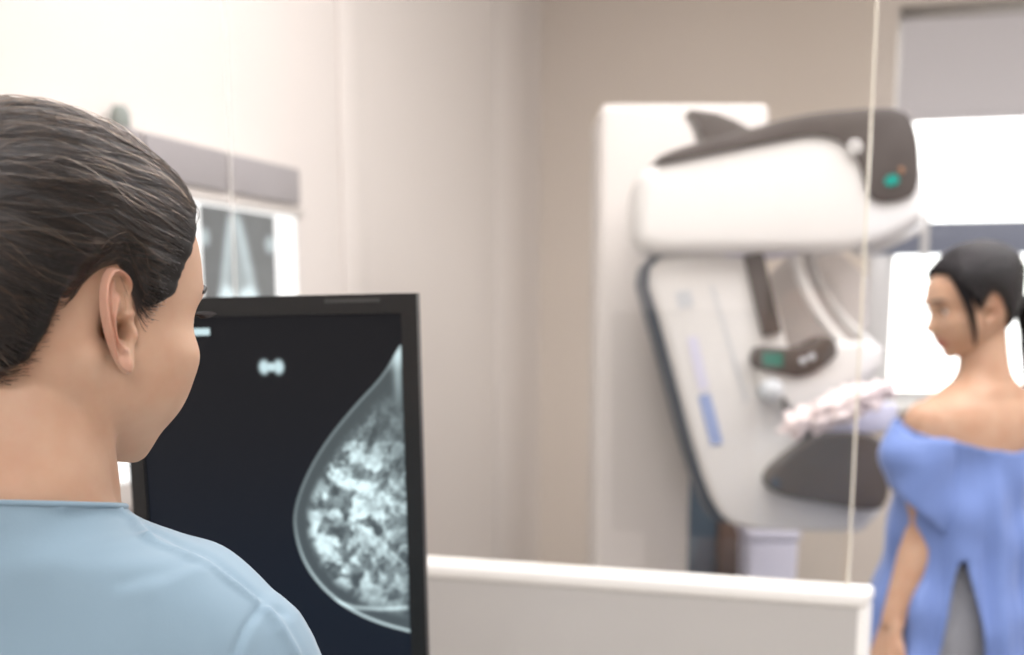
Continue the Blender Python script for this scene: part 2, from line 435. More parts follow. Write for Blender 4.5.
for nm, a0, a1, mir, lab in (('xray_film', f0, fm, False, 'dark x-ray film at the left on the lightbox, beside the bright gap by the forehead'),
                             ('xray_film', fm, f1, True, 'dark x-ray film clipped to lightbox, bright white strip at its right')):
    o = picture_mesh(nm, RF(.0765, a0, fz0), RF.v*(a1-a0), (0, 0, fz1-fz0), 50, 80, film_fn(mir), M_film, None, RF(.0765, (a0+a1)/2, fz0))
    tag(o, lab, 'x-ray film', 'films on the lightbox')

# ------------------------------------------------------------------ monitor and desk
MY0, MY1 = 1.50, 1.44                    # distance of the left and right ends
mTL, mTR = P(121, 299, MY0), P(420, 293, MY1)
mu = Vector((mTR.x-mTL.x, mTR.y-mTL.y, 0)); mw = mu.length; MF = Frame((mTL.x, mTL.y), mu)
mz1 = (mTL.z+mTR.z)/2; mz0 = mz1-.455
deskz = .76
DF = Frame((0, 0), (1, -.1))
mo = empty('monitor', MF(mw/2, .10, deskz)); tag(mo, 'black portrait monitor showing a bluish white breast x-ray', 'monitor')
mroll = math.radians(-.9)
def mon(bm):                             # slight roll of the panel about its middle
    c = MF(mw/2, 0, (mz0+mz1)/2); ax = MF.v
    R = Matrix.Translation(c) @ Matrix.Rotation(mroll, 4, ax) @ Matrix.Translation(-c); bm.transform(R); return R
bz = .0178
bm = box_bm(MF, .008, mw-.010, .006, .036, mz0+.006, mz1-.006, bv=.006, seg=3); mon(bm); obj('housing', bm, M_black, mo)
bm = bmesh.new()                         # bezel ring
bt_, bs = .019, .0165
for a in ((0, mw, mz1-bt_, mz1), (0, mw, mz0, mz0+bt_), (0, bs, mz0+bt_, mz1-bt_), (mw-bs, mw, mz0+bt_, mz1-bt_)): fbox(bm, MF, a[0], a[1], 0, .012, a[2], a[3])
R = mon(bm); obj('bezel', bm, M_black, mo, smooth=False)
bm = box_bm(MF, mw*.70, mw*.88, -.0006, .004, mz1-.008, mz1-.004); mon(bm); obj('logo_strip', bm, mat('strip_grey', (60, 60, 58), .4), mo, smooth=False)
bm = box_bm(MF, mw/2-.04, mw/2+.04, .05, .09, deskz+.015, mz0+.25, bv=.008); obj('stand', bm, M_black, mo)
bm = box_bm(MF, mw/2-.13, mw/2+.13, -.04, .19, deskz, deskz+.016, bv=.006); obj('foot', bm, M_black, mo)
sx0, sx1, sz0, sz1 = bs, mw-bs, mz0+bt_, mz1-bt_
def scr_px(u, v):                        # the picture coordinates of the display, in the same units as the photo's outline
    return 145+u*264, 313+(1-v)*(722-313)
BR = [(406, 343), (400, 352), (386, 374), (360, 400), (330, 435), (308, 470), (294, 505), (293, 530), (301, 562), (320, 590), (348, 612), (378, 625), (410, 633)]
brs = np.array(chaikin(BR, 2, closed=False))[:, :2]
brp = np.vstack([brs, [[408, 343]]])
def mammo(u, v):
    x, y = scr_px(u, v); pts = np.stack([x, y], 1)
    ins = inside(pts, brp); d = seg_dist(pts, brs)
    dn = np.where(ins, d, 0)
    n1 = fbm(x/26, y/26, 1, 3); n2 = fbm(x/13+n1*2, y/13+n1, 5, 5); n3 = fbm((x+y*.6)/11, (y-x*.6)/26, 9, 4); n4 = fbm(x/34, y/34, 21, 3)
    ridg = 1-np.abs(2*n2-1); ridg2 = 1-np.abs(2*n3-1)
    skin = np.exp(-((dn-2.0)/1.45)**2)*(.32+.85*sstep(500, 610, y)); fz = np.clip(1-ins*1.0, 0, 1)
    fat = sstep(0, 5, dn)*.085
    cen = np.sqrt(((x-352)/62)**2+((y-520)/88)**2)
    gl = sstep(10, 24, dn)*sstep(1.75, .55, cen)
    blob = sstep(.40, .85, n1+.28*np.exp(-(((x-328)/30)**2+((y-548)/40)**2))+.22*np.exp(-(((x-335)/26)**2+((y-490)/34)**2))-.12*sstep(370, 400, x))
    n5 = fbm(x/5+n2*3, y/5, 33, 3); bb = fbm(x/9.5+n1*1.5, y/9.5+n2*.8, 55, 4); tt = sstep(.38, .66, bb); Wt = .45+.65*blob
    tex = np.clip(.05+Wt*(.80*tt*(.45+.9*n5))+.42*(ridg**5)*(.5+.5*tt)+.40*(ridg2**5)*(.3+.7*n1)-.10*(1-tt), 0, 1.2)
    L = fat+.62*skin+gl*tex*.85
    L += sstep(372, 350, y)*ins*.45*sstep(0, 5, dn)
    vert = np.exp(-((x-403)/4)**2)*sstep(420, 360, y)*ins*.35
    L += vert
    arc = seg_dist(pts, [(330, 600), (352, 607), (380, 608), (404, 606)]); L += ins*np.exp(-(arc/2.0)**2)*.45
    arc = seg_dist(pts, [(352, 515), (372, 530), (390, 548), (404, 562)]); L += ins*np.exp(-(arc/1.6)**2)*.3
    L *= np.where(ins, 1, 0)*sstep(409, 405.5, x)
    m = np.maximum(np.exp(-(((x-272)/5.2)**2+((y-363.5)/7)**2)**2), np.exp(-(((x-286.5)/5.2)**2+((y-363.5)/7)**2)**2))
    m = np.maximum(m, np.exp(-(((x-279)/8)**4+((y-363.5)/4.2)**4)))
    m2 = ((np.abs(y-328) < 3.6) & (x > 186) & (x < 219)).astype(float)
    L = np.clip(L, 0, 1.1)
    base = .010+.006*sstep(330, 640, y)  # emitted black level, graded and tinted below to paint in reflection haze
    t_ = sstep(330, 620, y); out = np.stack([base*(1.05-.55*t_)+L*.78, base*(1.05-.25*t_)+L*.97, base*(1.2+.2*t_)+L*1.0], 1)
    mk = np.clip(m+m2, 0, 1)[:, None]; out = out*(1-mk)+mk*np.array([[.62, .8, .84]]); return out
o = picture_mesh('screen', MF(sx0, .0045, sz0), MF.u*(sx1-sx0), (0, 0, sz1-sz0), 330, 480, mammo, attr_screen('display', 1.0, gloss=.06, base=.006), None)
o.data.transform(R); o.data.transform(Matrix.Translation(-ORG[mo.name])); o.parent = mo
# desk under the monitor
dk = empty('desk', (-.3, 1.5, 0)); tag(dk, 'pale desk under the black monitor in front of the low wall', 'desk')
obj('desk_top', box_bm(DF, -.95, .25, 1.3, 1.82, deskz-.03, deskz, bv=.004), M_desk, dk)
for a in (-.9, .19):
    for b in (1.34, 1.76): obj('leg', box_bm(DF, a-.025, a+.025, b-.025, b+.025, 0, deskz-.03, bv=.004), M_steel, dk)

# ------------------------------------------------------------------ mammography machine
GY = 3.32
mm = empty('mammography_machine', P(650, 560, GY+.3).to_2d().to_3d()); tag(mm, 'white mammography machine with charcoal topped tube head and slanted arm', 'medical machine')
def pz(x, y, Y): return P(x, y, Y)
# column standing on the floor
cl = P(600, 103, GY+.36); cr = P(690, 500, GY+.36); cr2 = P(770, 110, GY+.36)
bm = bmesh.new()
out = [(cl.x, 0), (cr.x, 0), (cr.x, 1.15), (cr2.x, 1.5), (cr2.x, cl.z), (cl.x, cl.z)]
A = [bm.verts.new((x, GY+.36, z)) for x, z in out]; B = [bm.verts.new((x, GY+.72, z)) for x, z in out]
bm.faces.new(A); bm.faces.new(B[::-1])
for i in range(6): bm.faces.new((A[i], A[(i+1) % 6], B[(i+1) % 6], B[i]))
bevel(bm, .02, 4); obj('column', bm, M_white2, mm)
FX = Frame((0, 0), (1, 0))
obj('base_plate', box_bm(FX, cl.x-.04, cr.x+.35, GY+.1, GY+.8, 0, .05, bv=.015), M_white2, mm)
# arm
arm = [(668, 251), (762, 250), (776, 300), (790, 350), (796, 372), (786, 404), (790, 428), (820, 440), (884, 444), (884, 533), (800, 532), (737, 529), (718, 512), (700, 465), (678, 382), (662, 322), (647, 273)]
obj('arm', prism_bm(arm, GY, .17, .016, 1), M_white, mm)
back = [(663, 249), (760, 249), (800, 400), (800, 524), (728, 524), (712, 520), (692, 462), (668, 372), (652, 318), (639.5, 271)]
obj('arm_back_shell', prism_bm(back, GY+.06, .22, .008, 1), M_navy, mm)
for nm, q, mt, dp in (('groove', [(710, 285), (713, 285), (748, 402), (745, 402)], M_greylab, .002),
                  ('label_strip', [(698, 396), (710, 393), (723, 443), (711, 446)], M_bluelab, .003),
                  ('label_strip', [(687, 338), (697, 336), (709, 388), (699, 391)], M_lav, .003),
                  ('label_strip', [(675, 292), (690, 290), (694, 306), (679, 309)], M_greylab, .003),
                  ('rail', [(744, 256), (763, 252), (782, 332), (763, 337)], M_dark, .014)):
    obj(nm, prism_bm(q, GY-dp, dp+.004, 0, 0), mt, mm, smooth=False)
# link between column and arm
obj('pivot', box_bm(FX, P(665, 300, GY).x, P(735, 300, GY).x, GY+.15, GY+.4, 1.42, 1.62, bv=.03), M_white2, mm)
# tube head
HY = GY-.06
head = [(638, 182), (646, 166), (700, 150), (760, 138), (812, 128), (870, 118), (912, 124), (923, 158), (927, 200), (921, 227), (864, 251), (790, 252), (700, 253), (638, 253), (635, 215)]
obj('tube_head', prism_bm(head, HY, .27, .03, 2, 4), M_white, mm)
top = [(650, 162), (672, 149), (735, 133), (800, 114), (870, 107), (904, 108), (917, 128), (921, 165), (917, 194), (902, 201), (878, 203), (868, 194), (864, 175), (855, 152), (838, 139), (815, 134), (790, 138), (735, 149), (690, 158)]
obj('top_cover', prism_bm(top, HY-.012, .294, .012, 2), M_dark, mm)
obj('fin', prism_bm([(701, 152), (703, 138), (699, 124), (690, 109), (702, 110), (718, 113), (735, 120), (752, 129), (752, 140), (720, 150)], HY+.02, .12, .004, 0), M_dark, mm)
bm = bmesh.new()
for k in range(24):
    pass
c = P(855, 147, HY-.0175)
tube(bm, [c+Vector((.0105*math.cos(a), 0, .0105*math.sin(a))) for a in np.linspace(0, 2*PI, 25)], 0.0048, 8); obj('ring_badge', bm, M_white, mm)
bm = prism_bm([(885, 177), (897, 173), (900, 181), (896, 185), (886, 186)], HY-.0165, .008, .002, 1); obj('status_light', bm, M_teal, mm)
obj('status_light', prism_bm([(898, 168), (903, 166), (905, 172), (901, 174)], HY-.0165, .006, .001, 1), mat('amber_dim', (150, 110, 80), .4), mm)
obj('collimator', prism_bm([(720, 247), (800, 247), (796, 257), (724, 257)], HY+.05, .16, .008, 1), M_lav, mm)
sm_ = mat('face_shield_acrylic', (236, 230, 228), .3); sm_.node_tree.nodes['Principled BSDF'].inputs['Alpha'].default_value = .55
obj('face_shield', prism_bm([(764, 254), (868, 254), (868, 345), (830, 356), (796, 372), (786, 338)], GY+.22, .008, .002, 1), sm_, mm)
# breast support (lower) with the dark shell
obj('detector_shell', prism_bm([(764, 479), (775, 464), (813, 436), (826, 431), (884, 434), (892, 470), (888, 508), (868, 512), (830, 505), (784, 497), (770, 490)], GY-.055, .24, .010, 1), M_dark2, mm)
obj('support_plate', prism_bm([(800, 430), (812, 420), (886, 402), (898, 404), (898, 422), (884, 434), (826, 432)], GY-.05, .25, .008, 1), M_lav, mm)
obj('side_button', prism_bm([(770, 482), (776, 476), (781, 484), (777, 490)], GY-.06, .01, .002, 1), M_navy, mm)
# compression carriage
obj('carriage', prism_bm([(756, 352), (800, 356), (832, 342), (876, 340), (884, 352), (880, 372), (838, 394), (806, 412), (782, 412), (758, 394)], GY-.025, .15, .015, 2), M_white, mm)
pn = obj('control_panel', prism_bm([(752, 355), (758, 345), (785, 348), (804, 348), (829, 334), (838, 344), (837, 359), (804, 379), (778, 374), (754, 369)], GY-.04, .12, .006, 1), M_dark, mm)
obj('display', prism_bm([(763, 352), (783, 353), (783, 367), (763, 365)], GY-.043, .006, .001, 0), emis('teal_display', (110, 190, 170), .42), pn, smooth=False)
bm = bmesh.new()
for (x, y) in ((803, 361), (812, 357)): 
    c = P(x, y, GY-.042); tube(bm, [c, c+Vector((0, .01, 0))], .008, 14)
obj('button', bm, M_greylab, pn)
bm = bmesh.new(); c = P(773, 391, GY-.06); tube(bm, [c, c+Vector((0, .012, 0)), c+Vector((0, .06, 0))], [.02, .026, .026], 18); obj('knob', bm, M_greylab, mm)
obj('slot', prism_bm([(781, 397), (787, 399), (790, 409), (784, 411)], GY-.028, .01, .001, 0), M_dark, mm, smooth=False)
def cable(name, px, Ys, r, mt, parent, lab=None):
    pts = [tuple(P(x, y, Y)) for (x, y), Y in zip(px, Ys)]
    bm = bmesh.new(); tube(bm, [Vector(q) for q in cat(pts, 8)], r, 10); return obj(name, bm, mt, parent)
cable('hose', [(793, 246), (800, 275), (815, 308), (838, 340), (868, 366)], [GY+.02]*5, .015, M_white, mm)
cable('hose', [(808, 246), (818, 280), (838, 312), (862, 336), (880, 352)], [GY+.08]*5, .010, M_white, mm)
# crumpled pale cover lying over the support
bm = bmesh.new(); bmesh.ops.create_icosphere(bm, subdivisions=5, radius=1)
for v in bm.verts:
    p = v.co.copy(); q = P(838+p.x*56, 408-p.x*20-p.z*15, GY-.115+p.y*.03)
    n = noise.noise(Vector((p.x*5, p.y*4, p.z*4)))*.024+noise.noise(Vector((p.x*8, p.y*6, p.z*6)))*.011
    v.co = q+Vector((p.x*.3, p.y*.4, p.z)).normalized()*n
o = obj('cover_sheet', bm, M_crump, None, P(838, 435, GY)); tag(o, 'crumpled pale pinkish sheet draped on the machine breast support', 'cover sheet')

# things seen low behind the machine
cb = empty('cabinet', (P(715, 560, 4.4).x, 4.6, 0)); tag(cb, 'dark blue cabinet with brown side panel between white column and arm', 'cabinet')
x0, x1, x2 = P(676, 500, 4.62).x, P(719, 500, 4.62).x, P(746, 500, 4.62).x
obj('body', box_bm(FX, x0, x1, 4.62, 5.0, 0, P(700, 440, 4.62).z, bv=.006), M_bluecab, cb)
obj('side_panel', box_bm(FX, x1, x2, 4.6, 5.0, 0, P(730, 500, 4.62).z, bv=.005), M_brown, cb)
bn = empty('bin', (P(774, 560, 4.3).x, 4.4, 0)); tag(bn, 'pale lavender white bin standing under the machine arm', 'bin')
x0, x1 = P(748, 545, 4.3).x, P(799, 545, 4.3).x; zt = P(770, 531, 4.3).z
bm = bmesh.new(); fbox(bm, FX, x0, x1, 4.3, 4.5, 0, zt-.03)
for v in bm.verts:
    if v.co.z < .1: v.co.x += (.02 if v.co.x < (x0+x1)/2 else -.02)
bevel(bm, .015, 3); obj('body', bm, M_lav, bn)
obj('lid', box_bm(FX, x0-.006, x1+.006, 4.294, 4.506, zt-.03, zt, bv=.01), M_lav, bn)
cable('hose', [(852, 251), (866, 252), (884, 246), (902, 238), (919, 228), (921, 215)], [GY+.04]*6, .008, M_white, mm)

# ------------------------------------------------------------------ heads
HROWS = [  # z, half width, front, back, centre y, exponent; local: ear canal at 0, face towards +y
    (-.086, .010, .014, .012, .044, 2.05), (-.081, .022, .022, .03, .042, 2.05), (-.073, .035, .031, .05, .038, 2.05), (-.062, .0475, .047, .058, .026, 2.1),
    (-.048, .0585, .067, .062, .014, 2.25), (-.030, .065, .080, .068, .005, 2.4), (-.012, .068, .086, .078, .001, 2.3), (.005, .0695, .087, .087, 0, 2.3),
    (.022, .0715, .091, .093, 0, 2.3), (.040, .073, .092, .097, 0, 2.3), (.058, .0725, .089, .098, 0, 2.3), (.076, .069, .081, .094, 0, 2.3),
    (.094, .060, .066, .083, -.003, 2.25), (.108, .047, .048, .064, -.006, 2.2), (.118, .031, .030, .042, -.008, 2.1), (.1235, .012, .012, .016, -.008, 2)]
def G(v, s): return math.exp(-(v/s)**2)
def face(p):
    x, y, z = p
    if y > .02:
        ax = abs(x); fr = min(1, (y-.02)/.03)
        if -.036 < z < .026:
            t = (.026-z)/.046 if z > -.020 else 1-(-.020-z)/.016
            t = max(0, min(1, t)); y += fr*.026*(t**1.3)*G(x, .007+.006*t)
        y += fr*(-.0095*G(ax-.031, .014)*G(z-.016, .011) + .0065*G(ax-.031, .010)*G(z-.015, .008)
             + .004*G(ax-.028, .02)*G(z-.034, .007) + .0055*G(x, .019)*(G(z+.0465, .0042)+G(z+.0565, .005)) - .003*G(x, .016)*G(z+.0515, .002)
             - .003*G(x, .02)*G(z+.067, .005) + .006*G(x, .015)*G(z+.082, .010))
        k = .0062*G(ax-.053, .02)*G(z+.010, .016)*G(y-.058, .03); x += math.copysign(k, x); y += k
        k = .0035*G(ax-.046, .02)*G(z+.035, .02)*G(y-.05, .03); x += math.copysign(k, x)*1.0; y += k
    x -= math.copysign(.017*math.exp(-(((y+.003)/.009)**2+((z+.002)/.010)**2)), x) if abs(x) > .045 else 0
    return Vector((x, y, z))
EAR = [(9, 18), (9, 27), (3, 34.5), (-8, 37), (-18, 33), (-25, 22), (-26.5, 7), (-23, -8), (-16, -20), (-8, -28.5), (1, -31), (7, -26), (8.5, -15), (10, -6), (10.5, 5), (9.5, 12)]
def ear_mesh(bm, side, M, flare=.30):
    out = np.array(chaikin(EAR, 2))[:, :2]; closed = np.vstack([out, out[:1]])
    c = np.array([-7., 3.]); nr, na = 26, len(out)
    # polar grid, dense near the rim
    rows = []
    for i in range(nr+1):
        t = 1-(1-i/nr)**1.5
        rows.append(c+(out-c)*t)
    rad = np.linspace(0, 1, nr+1)
    def height(q):
        d = seg_dist(q, closed); y, z = q[:, 0], q[:, 1]
        rimw = sstep(-22, -8, z)*np.maximum(sstep(6, -2, y), sstep(20, 30, z))         # helix along back and top
        h = 3.2*sstep(0, 1.6, d)
        h += rimw*(4.8*np.exp(-((d-2.2)/1.7)**2) - 3.6*np.exp(-((d-6.2)/2.0)**2))
        an = seg_dist(q, [(-2, 22), (-10, 15), (-14.5, 4), (-12.5, -7), (-7, -14)])
        h += 3.2*np.exp(-(an/2.4)**2)
        h -= 11*np.exp(-((((y+3.5)/8.0)**2+((z+1.5)/10.0)**2))**1.6)                   # bowl
        h -= 15*np.exp(-((((y-1.5)/3.6)**2+((z+2)/4.6)**2))**2)                        # canal
        h -= 6.5*np.exp(-((((y+4)/4)**2+((z-23)/6.0)**2)))                               # hollow under the top rim
        h += 4.2*np.exp(-((((y-8)/3.2)**2+((z+3.5)/5.0)**2)))                            # tragus
        h += 2.6*np.exp(-((((y+2.5)/3.5)**2+((z+14.5)/3.0)**2)))                         # antitragus
        crus = seg_dist(q, [(9, 10), (4, 8), (-2, 5)]); h += 2.6*np.exp(-(crus/2.2)**2)
        h += 2.8*np.exp(-((((y+1)/5)**2+((z+24)/6.0)**2)))                               # lobe
        return h
    front, backv = [], []
    for i, q in enumerate(rows):
        h = height(q); tilt = (9-q[:, 0])*flare
        bk = np.minimum(h-3.0, -.5)*np.clip((1-i/nr)*6, 0, 1)+(0.2)*(1-np.clip((1-i/nr)*6, 0, 1))
        fr_, bk_ = [], []
        for (y, z), hh, b_, tl in zip(q, h, bk, tilt):
            X = .0675+(hh+tl)/1000
            fr_.append(M @ Vector((side*X, (y*.86-.15*z)/1000-.001, z*.97/1000)))
            bk_.append(M @ Vector((side*(.0675+(b_+tl)/1000), (y*.86-.15*z)/1000-.001, z*.97/1000)))
        front.append([bm.verts.new(p) for p in (fr_ if i else fr_[:1])]); backv.append([bm.verts.new(p) for p in (bk_ if i else bk_[:1])])
    def skin(L):
        for i in range(nr):
            r0, r1 = L[i], L[i+1]
            for k in range(na):
                k2 = (k+1) % na
                if i == 0: bm.faces.new((r0[0], r1[k], r1[k2]))
                else: bm.faces.new((r0[k], r1[k], r1[k2], r0[k2]))
    skin(front); skin(backv)
    for k in range(na): bm.faces.new((front[-1][k], backv[-1][k], backv[-1][(k+1) % na], front[-1][(k+1) % na]))
HC = Vector((0, -.005, .04))
HAIRLINE = [(0, 26), (25, 23), (38, 17), (50, 7), (58, -8), (66, -26), (73, -31), (79, -18), (86, -3), (95, 0), (105, -6), (112, -15), (119, -28), (126, -46), (136, -58), (156, -65), (180, -68)]
def hl(a): return np.interp(a, [q[0] for q in HAIRLINE], [q[1] for q in HAIRLINE])
def gval(d):                            # how far inside the hairline, in degrees
    a = abs(math.degrees(math.atan2(d.x, d.y))); e = math.degrees(math.asin(max(-1, min(1, d.z)))); return e-float(hl(a))
class Hair:
    def __init__(s, M, pole, thick, lockamp, seed, edge=16):
        bm = bmesh.new(); loft(bm, HROWS, None, 72, 5, face); s.bvh = BVHTree.FromBMesh(bm); bm.free()
        s.M = M; s.pole = Vector(pole).normalized(); s.thick = thick; s.amp = lockamp; s.seed = seed; s.edge = edge; s.cut = 5
        s.pa = s.pole.orthogonal().normalized(); s.pb = s.pole.cross(s.pa)
    def scalp(s, d):
        h = s.bvh.ray_cast(HC, d); return h[3] if h[0] is not None else .09
    def lock(s, d):
        ps = math.atan2(d.dot(s.pb), d.dot(s.pa)); q = Vector((math.cos(ps), math.sin(ps), s.seed))
        r = d.dot(s.pole)
        return (noise.noise(q*9+Vector((0, 0, r*1.2)))*1.0+noise.noise(q*24+Vector((0, 0, r*2)))*.6)*s.amp
    def radius(s, d):
        g_ = gval(d); k = float(sstep(-1, s.edge, g_)); return s.scalp(d)+.0006+k*(s.thick(d)+s.lock(d))
    def cap(s, name, mt, parent):
        bm = bmesh.new(); bmesh.ops.create_icosphere(bm, subdivisions=6, radius=1)
        kill = []
        for v in bm.verts:
            d = v.co.normalized(); g_ = gval(d)
            if g_ < s.cut: kill.append(v)
            else:
                k = float(sstep(s.cut+.5, s.cut+8, g_)); r = s.radius(d)
                v.co = s.M @ (HC+d*(r*k+(s.scalp(d)-.0035)*(1-k)))
        bmesh.ops.delete(bm, geom=kill, context='VERTS'); return obj(name, bm, mt, parent)
    def path(s, d0, n, reach, lift, jit):
        ang = d0.angle(s.pole); ax = d0.cross(s.pole)
        if ax.length < 1e-5: return None
        ax.normalize(); out = []
        ph = random.random()*9
        for i in range(n):
            t = i/(n-1)*reach; d = Matrix.Rotation(ang*t, 3, ax) @ d0
            gg = gval(d)
            if gg < 2.5 and t > 0:
                a_ = math.atan2(d.x, d.y); e_ = math.radians(min(85, math.degrees(math.asin(max(-1, min(1, d.z))))+(2.5-gg)*min(1, t*6)*.9+lift*700)); d = Vector((math.cos(e_)*math.sin(a_), math.cos(e_)*math.cos(a_), math.sin(e_)))
            w = jit*math.sin(PI*min(1, t*1.2))*math.sin(t*5+ph); d = Matrix.Rotation(w, 3, s.pole) @ d
            up = float(sstep(0, .10, t)); r = s.radius(d)
            r0 = s.scalp(d0)-.001
            out.append(s.M @ (HC+d*(r0*(1-up)+(r+lift*(.3+.7*math.sin(PI*min(1, t))))*up)))
        return out
    def strands(s, name, count, mt, parent, rad, n=18, soft=2.5, fly=.03):
        P_, R_, N_ = [], [], 0
        while N_ < count:
            z = random.uniform(-.9, 1); a = random.uniform(-PI, PI); q = math.sqrt(1-z*z); d = Vector((q*math.sin(a), q*math.cos(a), z)); g_ = gval(d)
            if g_ < -soft or (g_ < soft and random.random() > ((g_+soft)/(2*soft))**3): continue
            if d.angle(s.pole) < .25: continue
            fl = random.random() < fly
            ps = s.path(d, n, random.uniform(.75, 1.0) if not fl else random.uniform(.2, .7), random.uniform(0, .0012) if not fl else random.uniform(.001, .004), random.uniform(.0, .05) if not fl else random.uniform(.05, .2))
            if ps is None: continue
            P_ += ps; R_ += [rad*(.25+.75*math.sin(PI*(.06+.86*i/(n-1)))) for i in range(n)]; N_ += 1
        return make_curves(name, P_, R_, n, mt, parent)
def make_curves(name, pts, radii, n, mt, parent):
    hc = bpy.data.hair_curves.new(name); hc.add_curves([n]*(len(pts)//n))
    org = worigin(parent)
    a = np.array([tuple(p-org) for p in pts], np.float32).ravel()
    hc.attributes['position'].data.foreach_set('vector', a)
    ra = hc.attributes.get('radius') or hc.attributes.new('radius', 'FLOAT', 'POINT'); ra.data.foreach_set('value', np.array(radii, np.float32))
    o = bpy.data.objects.new(name, hc); COL.objects.link(o); hc.materials.append(mt); o.parent = parent; o['kind'] = 'stuff'; ORG[o.name] = org
    return o
def lips_attr(me, M, org):
    a = verts_np(me); Mi = np.array(M.inverted()); q = (a+np.array(org)) @ Mi[:3, :3].T+Mi[:3, 3]
    x, y, z = q[:, 0], q[:, 1], q[:, 2]
    w = .0245*np.clip(1-((z+.051)/.0125)**2, 0, 1)**.5
    lp = sstep(.003, -.002, np.abs(x)-w)*(np.abs(z+.051) < .0125)*(y > .05)
    lp = np.maximum(lp, .28*sstep(.0725, .077, np.abs(x))*(np.abs(y) < .04)*(np.abs(z) < .045))
    at = me.attributes.new('lip', 'FLOAT', 'POINT'); at.data.foreach_set('value', lp.astype(np.float32))
def eye_parts(parent, M, open_=True):
    for sd in (-1, 1):
        bm = bmesh.new(); c = Vector((sd*.031, .0685, .0145)); ell(bm, c, (.0118,)*3, M, 3); e = obj('eye', bm, M_eye, parent)
        bm = bmesh.new(); ell(bm, c+Vector((0, .0093, -.001)), (.0052, .003, .0052), M, 2); obj('iris', bm, M_iris, e)
        bm = bmesh.new()
        for k in range(26):
            u = -1+2*k/25; p = c+Vector((sd*.0135*u, .0125-.004*u*u+.001, .0025+.0025*(1-u*u)))
            tube(bm, [M @ p, M @ (p+Vector((sd*.003*(u+.3), .0045, .001))), M @ (p+Vector((sd*.005*(u+.4), .0085, .0042)))], [.0006, .0004, .0001], 5)
        obj('eyelash', bm, M_lash, parent)
        bm = bmesh.new()
        pts = [(sd*x, y, z) for x, y, z in ((.014, .0945, .034), (.024, .0925, .0375), (.036, .086, .0385), (.047, .076, .034))]
        tube(bm, [M @ Vector(q) for q in cat(pts, 4)], [.0012+.0016*math.sin(PI*min(1, .15+k/14)) for k in range(13)], 8); obj('eyebrow', bm, M_lash, parent)

def hand(bm, wrist, direction, palm_n, side, curl=.35, sc=1.0, spread=.12):
    """palm, four fingers and a thumb; palm_n faces out of the palm"""
    d = Vector(direction).normalized(); n = Vector(palm_n); n = (n-d*n.dot(d)).normalized(); l = d.cross(n)*side    # l: towards the thumb
    B = Matrix(((l.x, d.x, n.x, wrist[0]), (l.y, d.y, n.y, wrist[1]), (l.z, d.z, n.z, wrist[2]), (0, 0, 0, 1)))
    def q(x, y, z): return B @ Vector((x*sc, y*sc, z*sc))
    for x, r in ((-.026, .0125), (-.009, .0135), (.009, .0135), (.026, .0125)):
        capsule(bm, q(x*.6, .005, 0), .015*sc, q(x*1.15, .083, 0), r*.86*sc, 12)
    for i, (x, L, r) in enumerate(((-.031, .062, .0068), (-.0105, .076, .0076), (.0105, .082, .0078), (.031, .073, .0076))):
        a = spread*(x/.031)*.5; p = Vector((x*1.08, .088, 0)); ang = curl*(1.2-.12*i); seglen = (L*.45, L*.31, L*.24); th = 0
        for k, s_ in enumerate(seglen):
            th += ang*(.6 if k == 0 else .9)
            e = p+Vector((math.sin(a)*s_, math.cos(th)*s_, math.sin(th)*s_)); r0 = r*(1-.09*k)
            capsule(bm, q(*p), r0*sc, q(*e), r0*.92*sc, 10); p = e
    capsule(bm, q(.014, .022, .002), .014*sc, q(.036, .05, .010), .0105*sc, 10)
    capsule(bm, q(.036, .05, .010), .0095*sc, q(.050, .077, .018), .0085*sc, 10); capsule(bm, q(.050, .077, .018), .0085*sc, q(.055, .1, .027), .007*sc, 10)

# ------------------------------------------------------------------ technician in the foreground
TC = Vector((-.318, .945, 0)); TYAW = math.radians(8)
MB = Matrix.Translation(TC) @ Matrix.Rotation(-TYAW, 4, 'Z')
TEAR = Vector((-.2995, .968, 1.4785))
MH = Matrix.Translation(TEAR) @ Matrix.Rotation(math.radians(-40), 4, 'Z') @ Matrix.Rotation(math.radians(-8), 4, 'X')
TROWS = [(.76, .17, .105, .115, 0, 2.4), (.9, .165, .105, .105, 0, 2.4), (1.0, .142, .098, .085, 0, 2.4), (1.1, .158, .105, .09, 0, 2.3), (1.2, .176, .095, .094, 0, 2.3),
         (1.262, .166, .077, .09, 0, 2.3), (1.297, .146, .064, .082, 0, 2.3), (1.317, .118, .060, .075, 0, 2.2), (1.334, .088, .058, .069, -.002, 2.1), (1.349, .064, .057, .062, -.004, 2.05),
         (1.366, .0535, .054, .056, -.006, 2), (1.39, .053, .052, .053, -.004, 2), (1.42, .052, .051, .053, .004, 2), (1.45, .052, .05, .053, .012, 2), (1.475, .045, .045, .05, .018, 2)]
bm = bmesh.new()
loft(bm, HROWS, MH, 72, 5, face); loft(bm, TROWS, MB, 56, 4)
